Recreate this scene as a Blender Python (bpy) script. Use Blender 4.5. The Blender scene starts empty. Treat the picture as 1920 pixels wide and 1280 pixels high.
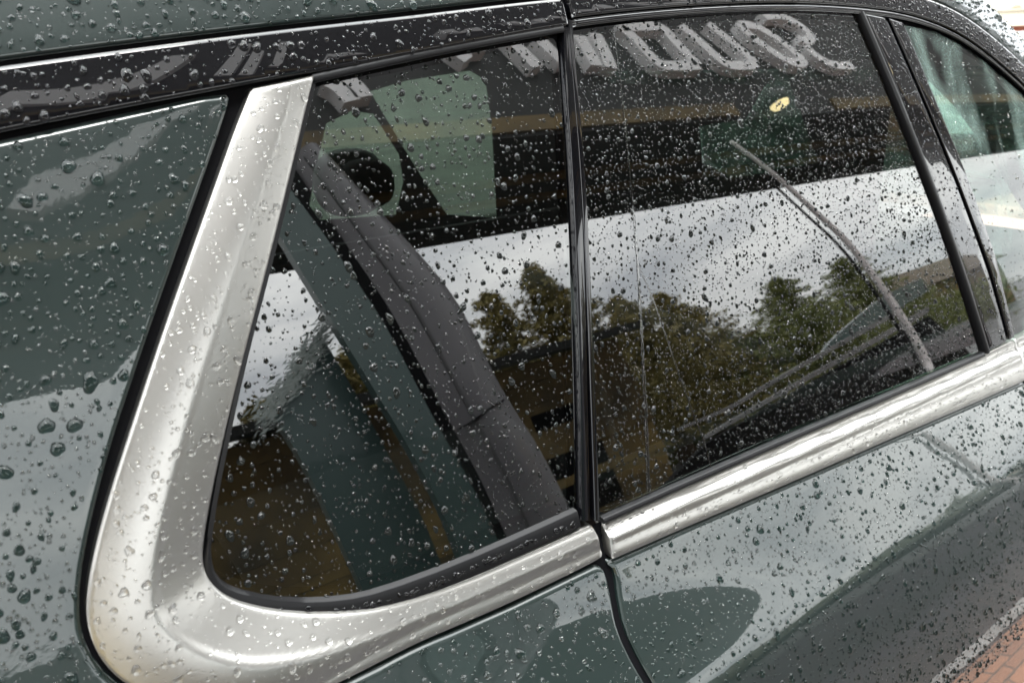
import bpy, math, random
import numpy as np
from mathutils import Vector, Matrix
from mathutils.geometry import delaunay_2d_cdt

# ------------------------------------------------------------------ camera, sky, sun, exposure
sc = bpy.context.scene
FPX = 1500.0                                   # focal length in pixels of the 1920 px wide photograph
CAM = np.array([-.473, -.547, 1.448])
YAW, PITCH, ROLL = [math.radians(a) for a in (34.5, -19.4, -2.1)]
_f = np.array([math.sin(YAW)*math.cos(PITCH), math.cos(YAW)*math.cos(PITCH), math.sin(PITCH)])
_r = np.array([math.cos(YAW), -math.sin(YAW), 0.0]); _u = np.cross(_r, _f)
_r, _u = math.cos(ROLL)*_r + math.sin(ROLL)*_u, -math.sin(ROLL)*_r + math.cos(ROLL)*_u
cd = bpy.data.cameras.new('camera'); cam = bpy.data.objects.new('camera', cd)
sc.collection.objects.link(cam); sc.camera = cam
cd.sensor_width = 36.0; cd.lens = FPX/1920*36; cd.clip_start = .02; cd.clip_end = 3000
cd.dof.use_dof = True; cd.dof.focus_distance = .92; cd.dof.aperture_fstop = 8
M = Matrix(((_r[0], _u[0], -_f[0], CAM[0]), (_r[1], _u[1], -_f[1], CAM[1]), (_r[2], _u[2], -_f[2], CAM[2]), (0, 0, 0, 1)))
cam.matrix_world = M

CLOUD_AT = (5.1, 3.7, 1)
SUN_EL, SUN_AZ = 76.0, 180.0
w = bpy.data.worlds.new('World'); sc.world = w; w.use_nodes = True
nt = w.node_tree; nt.nodes.clear()
def nn(t, **k):
    n = nt.nodes.new(t)
    for a, b in k.items(): setattr(n, a, b)
    return n
sky = nn('ShaderNodeTexSky', sky_type='NISHITA', sun_disc=False, sun_elevation=math.radians(SUN_EL), sun_rotation=math.radians(SUN_AZ))
sky.dust_density = 4.0; sky.air_density = 1.0
tc = nn('ShaderNodeTexCoord'); mp = nn('ShaderNodeMapping'); mp.inputs['Scale'].default_value = (1, 1, 3.2); mp.inputs['Location'].default_value = CLOUD_AT
cn = nn('ShaderNodeTexNoise'); cn.inputs['Scale'].default_value = 3.1; cn.inputs['Detail'].default_value = 7; cn.inputs['Roughness'].default_value = .55
cr = nn('ShaderNodeValToRGB'); cr.color_ramp.elements[0].position = .36; cr.color_ramp.elements[1].position = .62
cr.color_ramp.elements[0].color = (.60, .635, .67, 1); cr.color_ramp.elements[1].color = (1.08, 1.10, 1.08, 1)
SKY_CLOUD = 37.0
sc_ = nn('ShaderNodeVectorMath', operation='SCALE'); sc_.inputs['Scale'].default_value = SKY_CLOUD
mixs = nn('ShaderNodeMix', data_type='RGBA'); mixs.inputs[0].default_value = .9
bg = nn('ShaderNodeBackground'); bg.inputs['Strength'].default_value = .1
wo = nn('ShaderNodeOutputWorld')
L = nt.links.new
# standard overcast law: the zenith is brighter than the horizon
sx = nn('ShaderNodeSeparateXYZ'); L(tc.outputs['Generated'], sx.inputs[0])
ov = nn('ShaderNodeMapRange'); ov.inputs[3].default_value = SKY_CLOUD; ov.inputs[4].default_value = SKY_CLOUD*3
L(sx.outputs['Z'], ov.inputs[0]); L(ov.outputs[0], sc_.inputs['Scale'])
L(tc.outputs['Generated'], mp.inputs[0]); L(mp.outputs[0], cn.inputs['Vector']); L(cn.outputs['Fac'], cr.inputs[0])
L(cr.outputs[0], sc_.inputs[0]); L(sky.outputs[0], mixs.inputs[6]); L(sc_.outputs[0], mixs.inputs[7])
L(mixs.outputs[2], bg.inputs['Color']); L(bg.outputs[0], wo.inputs[0])
sd = bpy.data.lights.new('sun', 'SUN'); sd.energy = 1.2; sd.angle = math.radians(11); sd.color = (1, .97, .93)
so = bpy.data.objects.new('sun', sd); sc.collection.objects.link(so)
so.rotation_euler = (math.radians(90-SUN_EL), 0, math.radians(180-SUN_AZ))
vs = sc.view_settings; sc.display_settings.display_device = 'sRGB'
vs.view_transform = 'Standard'; vs.look = 'None'; vs.gamma = 1; vs.exposure = 0.0; vs.use_curve_mapping = False
cy = sc.cycles
cy.use_denoising = True; cy.max_bounces = 14; cy.transparent_max_bounces = 24; cy.transmission_bounces = 10; cy.glossy_bounces = 8
cy.blur_glossy = .2; cy.sample_clamp_indirect = 8; cy.caustics_refractive = True; cy.caustics_reflective = True

# ------------------------------------------------------------------ materials
MATS = {}
def mat(name, base=(.5, .5, .5), rough=.5, metal=0, coat=0, ior=1.5, emit=None, bump=None, var=None, coat_rough=.0, coat_ior=1.5, spec=None):
    m = bpy.data.materials.new(name); m.use_nodes = True; t = m.node_tree; b = t.nodes['Principled BSDF']
    b.inputs['Base Color'].default_value = (*base, 1); b.inputs['Roughness'].default_value = rough
    b.inputs['Metallic'].default_value = metal; b.inputs['IOR'].default_value = ior
    b.inputs['Coat Weight'].default_value = coat; b.inputs['Coat Roughness'].default_value = coat_rough; b.inputs['Coat IOR'].default_value = coat_ior
    if spec is not None: b.inputs['Specular IOR Level'].default_value = spec
    if var:                                            # (scale, other colour, detail)
        no = t.nodes.new('ShaderNodeTexNoise'); no.inputs['Scale'].default_value = var[0]; no.inputs['Detail'].default_value = var[2]
        tcn = t.nodes.new('ShaderNodeTexCoord'); t.links.new(tcn.outputs['Object'], no.inputs['Vector'])
        rp = t.nodes.new('ShaderNodeValToRGB'); rp.color_ramp.elements[0].position = .35; rp.color_ramp.elements[1].position = .65
        rp.color_ramp.elements[0].color = (*base, 1); rp.color_ramp.elements[1].color = (*var[1], 1)
        t.links.new(no.outputs['Fac'], rp.inputs[0]); t.links.new(rp.outputs[0], b.inputs['Base Color'])
    if bump:                                           # (scale, strength, distance)
        no = t.nodes.new('ShaderNodeTexNoise'); no.inputs['Scale'].default_value = bump[0]; no.inputs['Detail'].default_value = 4
        tcn = t.nodes.new('ShaderNodeTexCoord'); t.links.new(tcn.outputs['Object'], no.inputs['Vector'])
        bp = t.nodes.new('ShaderNodeBump'); bp.inputs['Strength'].default_value = bump[1]; bp.inputs['Distance'].default_value = bump[2]
        t.links.new(no.outputs['Fac'], bp.inputs['Height']); t.links.new(bp.outputs[0], b.inputs['Normal']); t.links.new(bp.outputs[0], b.inputs['Coat Normal'])
    MATS[name] = m; return m
def glass_mat(name, tint, ior, smear=0, film=(.55, .75, .68, 1)):
    """thin pane: mirror by Fresnel, otherwise tinted see-through"""
    m = bpy.data.materials.new(name); m.use_nodes = True; t = m.node_tree; t.nodes.clear()
    o = t.nodes.new('ShaderNodeOutputMaterial'); mx = t.nodes.new('ShaderNodeMixShader')
    g = t.nodes.new('ShaderNodeBsdfGlossy'); g.inputs['Roughness'].default_value = 0.0; g.inputs['Color'].default_value = (1, 1, 1, 1)
    tr = t.nodes.new('ShaderNodeBsdfTransparent'); tr.inputs['Color'].default_value = (*tint, 1)
    fr = t.nodes.new('ShaderNodeFresnel'); ge = t.nodes.new('ShaderNodeNewGeometry')
    mr = t.nodes.new('ShaderNodeMapRange'); mr.inputs[3].default_value = ior; mr.inputs[4].default_value = 1/ior
    t.links.new(ge.outputs['Backfacing'], mr.inputs[0]); t.links.new(mr.outputs[0], fr.inputs['IOR'])
    t.links.new(fr.outputs[0], mx.inputs[0]); t.links.new(tr.outputs[0], mx.inputs[1]); t.links.new(g.outputs[0], mx.inputs[2])
    last = mx
    if smear:                                          # greasy film on the inside of the pane
        no = t.nodes.new('ShaderNodeTexNoise'); no.inputs['Scale'].default_value = 9; no.inputs['Detail'].default_value = 8; no.inputs['Distortion'].default_value = 1.2
        tcn = t.nodes.new('ShaderNodeTexCoord'); mpp = t.nodes.new('ShaderNodeMapping'); mpp.inputs['Scale'].default_value = (1, 1, .35); mpp.inputs['Rotation'].default_value = (0, .5, 0)
        t.links.new(tcn.outputs['Object'], mpp.inputs[0]); t.links.new(mpp.outputs[0], no.inputs['Vector'])
        rp = t.nodes.new('ShaderNodeMapRange'); rp.inputs[1].default_value = .45; rp.inputs[2].default_value = .75; rp.inputs[4].default_value = smear
        t.links.new(no.outputs['Fac'], rp.inputs[0])
        df = t.nodes.new('ShaderNodeBsdfDiffuse'); df.inputs['Color'].default_value = film
        m2 = t.nodes.new('ShaderNodeMixShader'); t.links.new(rp.outputs[0], m2.inputs[0]); t.links.new(mx.outputs[0], m2.inputs[1]); t.links.new(df.outputs[0], m2.inputs[2]); last = m2
    t.links.new(last.outputs[0], o.inputs[0]); MATS[name] = m; return m
def water_mat():
    m = bpy.data.materials.new('water'); m.use_nodes = True; t = m.node_tree; t.nodes.clear()
    o = t.nodes.new('ShaderNodeOutputMaterial'); g = t.nodes.new('ShaderNodeBsdfGlass'); g.inputs['IOR'].default_value = 1.333; g.inputs['Roughness'].default_value = 0
    t.links.new(g.outputs[0], o.inputs[0]); MATS['water'] = m
mat('paint', (.0105, .0205, .0185), .36, .35, 1.0, coat_ior=1.5, bump=(38, .10, .0006))
mat('black_gloss', (.003, .003, .004), .2, 0, 1.0, coat_ior=1.5, spec=.1)
mat('black_matte', (.004, .004, .005), .7, spec=.06)
mat('rubber', (.008, .008, .009), .38, spec=.28)
mat('satin_metal', (.42, .41, .39), .35, 1.0)
glass_mat('privacy_glass', (.24, .28, .255), 1.95)
glass_mat('clear_glass', (.58, .68, .64), 1.6, .35)
glass_mat('green_glass', (.56, .61, .55), 1.5, .16, (.34, .40, .36, 1))
glass_mat('fogged_glass', (.56, .68, .62), 1.5, .8, (.46, .60, .55, 1))
water_mat()
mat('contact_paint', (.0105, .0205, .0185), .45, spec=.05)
mat('contact_glass', (.010, .012, .011), .6, spec=.05)  # dark colour stands in for the dim cabin seen through a drop
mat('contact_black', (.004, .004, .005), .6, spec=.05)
mat('trim_grey', (.09, .085, .09), .6)
mat('seat_fabric', (.018, .017, .018), .8)
mat('lining', (.05, .05, .046), .9)
glass_mat('hazy_glass', (.50, .55, .52), 1.5, .55, (.30, .35, .335, 1))
mat('headrest_cloth', (.035, .042, .038), .9)
mat('shell_green', (.20, .25, .215), .6)
mat('headliner', (.16, .155, .145), .9)
mat('facade', (.030, .029, .029), .75, var=(1.5, (.022, .022, .022), 3))
mat('soffit', (.022, .025, .023), .7)
mat('timber', (.27, .185, .05), .65, var=(1.6, (.12, .08, .025), 6))
mat('timber_dark', (.17, .115, .035), .65, var=(2.2, (.06, .042, .015), 6))
mat('bar_grey', (.14, .135, .135), .45)
def glow():
    m = mat('lamp_glow', (.8, .7, .4), .4); b = m.node_tree.nodes['Principled BSDF']; b.inputs['Emission Color'].default_value = (1, .82, .42, 1); b.inputs['Emission Strength'].default_value = 7
glow()
mat('letter_white', (.80, .79, .79), .5)
def road_mat():
    m = mat('asphalt', (.05, .05, .05), .4, bump=(90, .4, .01)); t = m.node_tree; b = t.nodes['Principled BSDF']
    tcn = t.nodes.new('ShaderNodeTexCoord'); mpp = t.nodes.new('ShaderNodeMapping'); mpp.inputs['Scale'].default_value = (.10, 1.6, 1)
    no = t.nodes.new('ShaderNodeTexNoise'); no.inputs['Scale'].default_value = 1.3; no.inputs['Detail'].default_value = 6
    rp = t.nodes.new('ShaderNodeValToRGB'); e = rp.color_ramp.elements; e[0].position = .36; e[0].color = (.018, .018, .019, 1); e[1].position = .64; e[1].color = (.060, .054, .062, 1)
    mr = t.nodes.new('ShaderNodeMapRange'); mr.inputs[3].default_value = .18; mr.inputs[4].default_value = .6; mr.inputs[1].default_value = .35; mr.inputs[2].default_value = .65
    t.links.new(tcn.outputs['Object'], mpp.inputs[0]); t.links.new(mpp.outputs[0], no.inputs['Vector']); t.links.new(no.outputs['Fac'], rp.inputs[0]); t.links.new(rp.outputs[0], b.inputs['Base Color'])
    t.links.new(no.outputs['Fac'], mr.inputs[0]); t.links.new(mr.outputs[0], b.inputs['Roughness'])
road_mat()
mat('pale_timber', (.55, .43, .20), .6, var=(2.5, (.46, .36, .16), 4))
def paving_mat():
    m = mat('red_paving', (.33, .17, .105), .55); t = m.node_tree; b = t.nodes['Principled BSDF']; tcn = t.nodes.new('ShaderNodeTexCoord')
    br = t.nodes.new('ShaderNodeTexBrick'); br.inputs['Color1'].default_value = (.36, .17, .10, 1); br.inputs['Color2'].default_value = (.24, .12, .08, 1); br.inputs['Mortar'].default_value = (.10, .075, .06, 1); br.inputs['Scale'].default_value = 5; br.inputs['Mortar Size'].default_value = .02
    t.links.new(tcn.outputs['Object'], br.inputs['Vector']); t.links.new(br.outputs[0], b.inputs['Base Color'])
paving_mat()
mat('white_line', (.48, .47, .46), .6, var=(9, (.22, .21, .20), 6))
mat('bark', (.09, .065, .04), .9)
mat('leaf', (.17, .145, .035), .6, var=(.9, (.25, .20, .055), 3))
mat('leaf_dark', (.11, .13, .026), .6, var=(.8, (.19, .20, .045), 3))
mat('wisp', (.38, .43, .41), .7)
mat('brick', (.48, .17, .10), .8, var=(3, (.40, .14, .09), 4))
mat('roof_tile', (.62, .55, .40), .8, var=(2, (.52, .46, .34), 3))
mat('cream_paint', (.72, .66, .52), .7)
mat('van_white', (.82, .83, .84), .3, coat=.6)
mat('dark_window', (.02, .022, .025), .08, coat=1)
mat('van_grey', (.115, .11, .118), .42, .1, .35)
mat('trim_dark', (.045, .044, .046), .5)
mat('pole_grey', (.60, .56, .55), .5)
mat('van_green', (.05, .085, .08), .4, .2, .5)

# ------------------------------------------------------------------ pixel rays and the car's side surface
def ray(u, v):
    d = _r*(u-960)/FPX + _u*(640-v)/FPX + _f
    return d/np.linalg.norm(d)
def zb(x): return 1.0 - .024*np.asarray(x, float)              # belt line
_ztx = np.array([-1.6, -1.0, -.7, -.434, -.266, -.073, .103, .308, .49, .664, .79, .943, 1.138, 1.4, 1.8])
_ztz = np.array([1.18, 1.31, 1.365, 1.409, 1.432, 1.456, 1.478, 1.4925, 1.4975, 1.494, 1.485, 1.453, 1.364, 1.20, .95])
_xf = np.linspace(-1.6, 1.8, 1400)
def _herm(xk, yk, x):
    m = np.gradient(yk, xk); i = np.clip(np.searchsorted(xk, x)-1, 0, len(xk)-2)
    h = xk[i+1]-xk[i]; t = (x-xk[i])/h
    return (2*t**3-3*t**2+1)*yk[i]+(t**3-2*t**2+t)*h*m[i]+(-2*t**3+3*t**2)*yk[i+1]+(t**3-t**2)*h*m[i+1]
_ztf = _herm(_ztx, _ztz, _xf); _k = np.ones(41)/41
_ztf = np.convolve(np.pad(_ztf, 20, 'reflect', reflect_type='odd'), _k, 'valid')
def zt(x): return np.interp(x, _xf, _ztf)                       # top of the side windows
def wr(x): return np.interp(x, [-.45, -.2, .1, .7, 1.1], [.047, .040, .030, .036, .055])
def sst(a, b, t):
    t = np.clip((t-a)/(b-a), 0, 1); return t*t*(3-2*t)
def Sg(x, z):                                                   # glass
    x = np.asarray(x, float); z = np.asarray(z, float); v = z-zb(x)
    return .30*v+.1125*v*v+.02*(x-.2)**2-.0008
# below the belt: shoulder bulge and crease, tabulated tan(beta) integrated downwards
_dd = np.linspace(0, .9, 1801); _xx = np.linspace(-1.6, 2.0, 721)
def _sm(xk, yk, sig=.07):                                       # knots joined without kinks
    g = np.linspace(-2.2, 2.6, 1201); y = np.interp(g, xk, yk); k = np.exp(-.5*(np.arange(-100, 101)*(g[1]-g[0])/sig)**2); k /= k.sum()
    y = np.convolve(np.pad(y, 100, 'edge'), k, 'valid'); return lambda x: np.interp(x, g, y)
crease = _sm([-1.6, .35, .55, .8, 2.0], [.148, .148, .150, .152, .155])
_pk = _sm([-1.6, -.2, .0, .15, .28, .40, .6, .9, 2], [46, 46, 45, 43, 39.5, 36.5, 35, 34, 33])
_d0 = _sm([-1.6, -.2, 0, .1, .2, .3, .5, 2], [.022, .022, .022, .034, .050, .072, .08, .08])
def _tb(d, x):
    pk, c, d0 = _pk(x), crease(x), _d0(x); base = 34.0
    b = base+(pk-base)*sst(d0, d0+.055, d)
    b = b+9*(1-sst(.0, .014, d))                                # rolled top edge
    low = 17.0-9*sst(.02, .12, d-c)-9*sst(.08, .34, d-c)
    b = b+(low-b)*sst(c-.034, c+.008, d)
    return np.tan(np.radians(b))
_tab = np.zeros((len(_xx), len(_dd)))
for _i, _x in enumerate(_xx):
    tb = _tb(_dd, _x); _tab[_i] = np.concatenate([[0], np.cumsum((tb[1:]+tb[:-1])/2*np.diff(_dd))])
# soften along x so that the table has no facets
def Slow(x, z):
    x, z = np.broadcast_arrays(np.asarray(x, float), np.asarray(z, float))
    d = np.clip(zb(x)-.028-z, 0, .899)
    fi = np.clip((x-_xx[0])/(_xx[1]-_xx[0]), 0, len(_xx)-1.001); i = fi.astype(int); a = fi-i
    fj = d/(_dd[1]-_dd[0]); j = np.clip(fj.astype(int), 0, len(_dd)-2); b = fj-j
    T = (_tab[i, j]*(1-b)+_tab[i, j+1]*b)*(1-a)+(_tab[i+1, j]*(1-b)+_tab[i+1, j+1]*b)*a
    return -T
def dq(v):                                                      # quarter panel flares more than the glass
    v = np.clip(v, -.03, .6)
    return np.interp(v, _vq, _dqv)
_vq = np.linspace(-.03, .6, 300); _sl = np.interp(_vq, [-.03, .03, .1, .25, .4, .6], [.20, .17, .10, .062, .095, .11])
_dqv = np.cumsum(_sl)*(_vq[1]-_vq[0]); _dqv -= np.interp(.25, _vq, _dqv)
def S(x, z):                                                    # whole painted side
    x, z = np.broadcast_arrays(np.asarray(x, float), np.asarray(z, float))
    zz = np.maximum(z, zb(x)-.028); zc = np.minimum(zz, zt(x))
    y = Sg(x, zc)+Slow(x, z)+dq(zc-zb(x))*(1-sst(-.42, -.20, x))
    q = np.maximum(z-zt(x), 0); w_ = wr(x); q1 = np.minimum(q, w_); q2 = np.maximum(q-w_, 0)
    y = y+.36*q1+1.15*q1*q1+.47*q2+.5*q2*q2+np.where(q2 > .06, 60*(np.maximum(q2-.06, 0))**3, 0)*10
    return y
def hit(u, v, fun=S):
    d = ray(u, v); lo, hi = .2, 6.0
    ts = np.linspace(lo, hi, 600); p = CAM[None]+ts[:, None]*d
    g = p[:, 1]-fun(p[:, 0], p[:, 2]); k = np.where((g[:-1] < 0) & (g[1:] >= 0))[0]
    if len(k) == 0: return CAM+1.2*d
    lo, hi = ts[k[0]], ts[k[0]+1]
    for _ in range(40):
        m = (lo+hi)/2; p = CAM+m*d
        if p[1]-float(fun(p[0], p[2])) < 0: lo = m
        else: hi = m
    return CAM+(lo+hi)/2*d
def XZ(pts, fun=S): return np.array([[hit(u, v, fun)[0], hit(u, v, fun)[2]] for u, v in pts])
def normal(fun, x, z, e=8e-4):
    n = np.stack([(fun(x+e, z)-fun(x-e, z))/(2*e), -np.ones_like(np.asarray(x, float)), (fun(x, z+e)-fun(x, z-e))/(2*e)], -1)
    return n/np.linalg.norm(n, axis=-1, keepdims=True)
def mirror(u, v, yplane, fun=Sg):
    """where the reflection seen at a pixel of the window meets the plane y = yplane"""
    p = hit(u, v, fun); d = ray(u, v); n = normal(fun, p[0], p[2]); r = d-2*(d@n)*n
    t = (yplane-p[1])/r[1]; return p+t*r

# ------------------------------------------------------------------ mesh helpers
C = sc.collection
def link(name, me, material=None, parent=None):
    o = bpy.data.objects.new(name, me); C.objects.link(o)
    if material: me.materials.append(MATS[material])
    if parent: o.parent = parent
    return o
def tag(o, label=None, cat=None, group=None, kind=None):
    for k, v in (('label', label), ('category', cat), ('group', group), ('kind', kind)):
        if v: o[k] = v
    return o
def empty(name, loc, label, cat, group=None, kind=None):
    o = bpy.data.objects.new(name, None); o.location = loc; C.objects.link(o); o.empty_display_size = .1
    return tag(o, label, cat, group, kind)
def child(name, me, material, parent):
    o = link(name, me, material, parent); o.matrix_parent_inverse = Matrix.Translation(-parent.location) if parent.type == 'EMPTY' else Matrix()
    return o
def mesh(name, v, f, smooth=True, nrm=None):
    me = bpy.data.meshes.new(name); me.from_pydata(np.asarray(v, float).reshape(-1, 3).tolist(), [], f)
    me.update()
    if smooth: me.polygons.foreach_set('use_smooth', [True]*len(me.polygons))
    if nrm is not None: me.normals_split_custom_set_from_vertices([tuple(map(float, n)) for n in nrm])
    return me
def sharp(me, ang=35):
    me.set_sharp_from_angle(angle=math.radians(ang)); return me
def chaikin(p, n=2, closed=True):
    p = np.asarray(p, float)
    for _ in range(n):
        q = np.roll(p, -1, 0) if closed else p[1:]
        a = p if closed else p[:-1]
        o = np.empty((2*len(a), 2)); o[0::2] = .75*a+.25*q; o[1::2] = .25*a+.75*q
        p = o if closed else np.vstack([p[:1], o, p[-1:]])
    return p
def resample(p, step, closed=True):
    p = np.asarray(p, float)
    if closed: p = np.vstack([p, p[:1]])
    s = np.concatenate([[0], np.cumsum(np.linalg.norm(np.diff(p, axis=0), axis=1))]); n = max(3, int(round(s[-1]/step)))
    t = np.linspace(0, s[-1], n+1)
    if closed: t = t[:-1]
    return np.stack([np.interp(t, s, p[:, 0]), np.interp(t, s, p[:, 1])], 1)
def segdist(pts, poly, closed=True):
    a = poly; b = np.roll(poly, -1, 0)
    if not closed: a, b = poly[:-1], poly[1:]
    ab = b-a; L2 = (ab**2).sum(1)+1e-18; out = np.empty(len(pts))
    for i in range(0, len(pts), 2000):
        p = pts[i:i+2000, None]; t = np.clip(((p-a)*ab).sum(2)/L2, 0, 1); q = a+t[..., None]*ab
        out[i:i+2000] = np.sqrt(((p-q)**2).sum(2)).min(1)
    return out
def inside(pts, poly):
    x, y = pts[:, 0], pts[:, 1]; r = np.zeros(len(pts), bool); a = poly; b = np.roll(poly, -1, 0)
    for (x1, y1), (x2, y2) in zip(a, b):
        if y1 == y2: continue
        c = ((y1 > y) != (y2 > y)) & (x < (x2-x1)*(y-y1)/(y2-y1)+x1); r ^= c
    return r
PANELS = {}
def patch(name, poly, parent, material, base=S, off=0.0, roll=.003, grid=.012, step=.006, skirt=.015, H=None, rings=(.12, .3, .6, 1.0), eps=8e-4):
    """one sheet-metal or glass piece: outline in the side plane, lifted onto the surface, its edge rolled over"""
    B = resample(poly, step)
    area = .5*np.sum(B[:, 0]*np.roll(B[:, 1], -1)-np.roll(B[:, 0], -1)*B[:, 1])
    if area < 0: B = B[::-1].copy()
    def Y(x, z):
        x, z = np.broadcast_arrays(np.asarray(x, float), np.asarray(z, float)); sh = x.shape
        P = np.stack([x.ravel(), z.ravel()], 1); y = base(P[:, 0], P[:, 1])-off
        d = segdist(P, B)
        if H is not None: y = y-H(P[:, 0], P[:, 1])
        if roll > 0:
            k = np.clip(1-d/roll, 0, 1); y = y+roll*(1-np.sqrt(np.maximum(1-k*k*.97, 0)))
        return y.reshape(sh)
    pts = [B]
    tn = np.roll(B, -1, 0)-np.roll(B, 1, 0); tn /= np.linalg.norm(tn, axis=1, keepdims=True)+1e-12; inn = np.stack([-tn[:, 1], tn[:, 0]], 1)
    if roll > 0:
        for r in rings:
            q = B+inn*roll*r; ok = inside(q, B) & (segdist(q, B) > roll*r*.93); pts.append(q[ok])
    lo, hi = B.min(0), B.max(0)
    gx, gz = np.meshgrid(np.arange(lo[0], hi[0], grid), np.arange(lo[1], hi[1], grid)); gx[1::2] += grid/2
    G = np.stack([gx.ravel(), gz.ravel()], 1); G = G[inside(G, B)]; G = G[segdist(G, B) > max(roll*1.15, 0)+grid*.35]
    pts.append(G)
    P = np.vstack(pts); n = len(B)
    vo, _, fo, _, _, _ = delaunay_2d_cdt([Vector(p) for p in P], [(i, (i+1) % n) for i in range(n)], [], 1, 1e-7)
    Pv = np.array([[p.x, p.y] for p in vo]); y = Y(Pv[:, 0], Pv[:, 1]); N = normal(Y, Pv[:, 0], Pv[:, 1], eps)
    # at the rim itself use the side of the roll
    v3 = np.stack([Pv[:, 0], y, Pv[:, 1]], 1)
    f = [tuple(t) for t in fo]
    # face orientation: outward is -y ; (x,z) counter-clockwise seen from -y gives normal -y
    verts = list(v3); norms = list(N)
    if skirt > 0:
        k0 = len(verts); yb = Y(B[:, 0]+inn[:, 0]*1e-5, B[:, 1]+inn[:, 1]*1e-5); out = -inn
        for i in range(n):
            verts.append((B[i, 0], yb[i], B[i, 1])); norms.append((out[i, 0], -.25, out[i, 1]))
        for i in range(n):
            verts.append((B[i, 0], yb[i]+skirt, B[i, 1])); norms.append((out[i, 0], 0, out[i, 1]))
        for i in range(n):
            j = (i+1) % n; f.append((k0+i, k0+n+i, k0+n+j, k0+j))
    me = mesh(name, verts, f, True, norms)
    o = child(name, me, material, parent)
    PANELS[name+str(len(PANELS))] = (B, Y); o['_k'] = 0; del o['_k']
    return o, B, Y
def sweep(name, path, prof, parent, material, base=S, closed=False, step=.008, smooth_ang=40, taper=0):
    """strip along a path in the side plane; prof = [(lateral, outward)]"""
    P = resample(path, step, closed); T = np.gradient(P, axis=0) if not closed else np.roll(P, -1, 0)-np.roll(P, 1, 0)
    T /= np.linalg.norm(T, axis=1, keepdims=True)+1e-12; Nn = np.stack([-T[:, 1], T[:, 0]], 1)
    v = []; m = len(prof)
    for i in range(len(P)):
        tp = min(1, .12+(len(P)-1-i)*step/taper) if taper else 1
        for s, h in prof:
            q = P[i]+Nn[i]*s*tp; v.append((q[0], float(base(q[0], q[1]))-h, q[1]))
    f = []; n = len(P)
    for i in range(n if closed else n-1):
        j = (i+1) % n
        for k in range(m-1): f.append((i*m+k, j*m+k, j*m+k+1, i*m+k+1))
    me = sharp(mesh(name, v, f), smooth_ang)
    return child(name, me, material, parent)
def slab(pts2, to3, thick_vec, name='m'):
    """flat outline with real thickness; to3 maps a 2d point to 3d"""
    n = len(pts2); a = [to3(p) for p in pts2]; b = [tuple(np.array(p)+thick_vec) for p in a]
    f = [tuple(range(n)), tuple(range(2*n-1, n-1, -1))]+[(i, (i+1) % n, n+(i+1) % n, n+i) for i in range(n)]
    return a+b, f
def boxm(name, lo, hi, bev=0.0):
    import bmesh
    bm = bmesh.new(); bmesh.ops.create_cube(bm, size=1)
    for v in bm.verts:
        v.co = Vector([lo[i]+(v.co[i]+.5)*(hi[i]-lo[i]) for i in range(3)])
    if bev > 0: bmesh.ops.bevel(bm, geom=bm.edges[:]+bm.verts[:], offset=bev, segments=3, affect='EDGES', profile=.6)
    me = bpy.data.meshes.new(name); bm.to_mesh(me); bm.free()
    if bev > 0: me.polygons.foreach_set('use_smooth', [True]*len(me.polygons)); me.set_sharp_from_angle(angle=math.radians(40))
    return me
def tube(name, pts, rad, seg=8):
    pts = np.asarray(pts, float); v = []; f = []; n = len(pts); rad = np.broadcast_to(rad, (n,))
    T = np.gradient(pts, axis=0); T /= np.linalg.norm(T, axis=1, keepdims=True)+1e-12
    for i in range(n):
        a = np.cross(T[i], (0, 0, 1.0)); 
        if np.linalg.norm(a) < 1e-3: a = np.array([1., 0, 0])
        a /= np.linalg.norm(a); b = np.cross(T[i], a)
        for k in range(seg):
            th = 2*math.pi*k/seg; v.append(pts[i]+rad[i]*(math.cos(th)*a+math.sin(th)*b))
    for i in range(n-1):
        for k in range(seg): f.append((i*seg+k, i*seg+(k+1) % seg, (i+1)*seg+(k+1) % seg, (i+1)*seg+k))
    f.append(tuple(range(seg-1, -1, -1))); f.append(tuple(range((n-1)*seg, n*seg)))
    return mesh(name, v, f)
def merge(name, items, smooth=False):
    V = []; Fc = []
    for v, f in items:
        k = len(V); V += list(v); Fc += [tuple(i+k for i in q) for q in f]
    return mesh(name, V, Fc, smooth)

# ------------------------------------------------------------------ ground
def sheet(name, lo, hi, z, material):
    me = mesh(name, [(lo[0], lo[1], z), (hi[0], lo[1], z), (hi[0], hi[1], z), (lo[0], hi[1], z)], [(0, 1, 2, 3)], False)
    return tag(link(name, me, material), kind='structure')
tag(sheet('ground', (-400, -400), (400, 400), 0.0, 'asphalt'), 'wet grey asphalt ground around the parked car', None)
tag(sheet('pavement', (-40, -.47), (60, 3.2), .004, 'red_paving'), 'reddish paving under and beside the car')
tag(sheet('road_marking', (-40, -.56), (60, -.49), .008, 'white_line'), 'white painted line along the paving edge')

# ------------------------------------------------------------------ the car
car = empty('car', (0.3, .8, 0), 'dark green estate car beaded with rain, rear side window and satin trim seen close', 'car')

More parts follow.
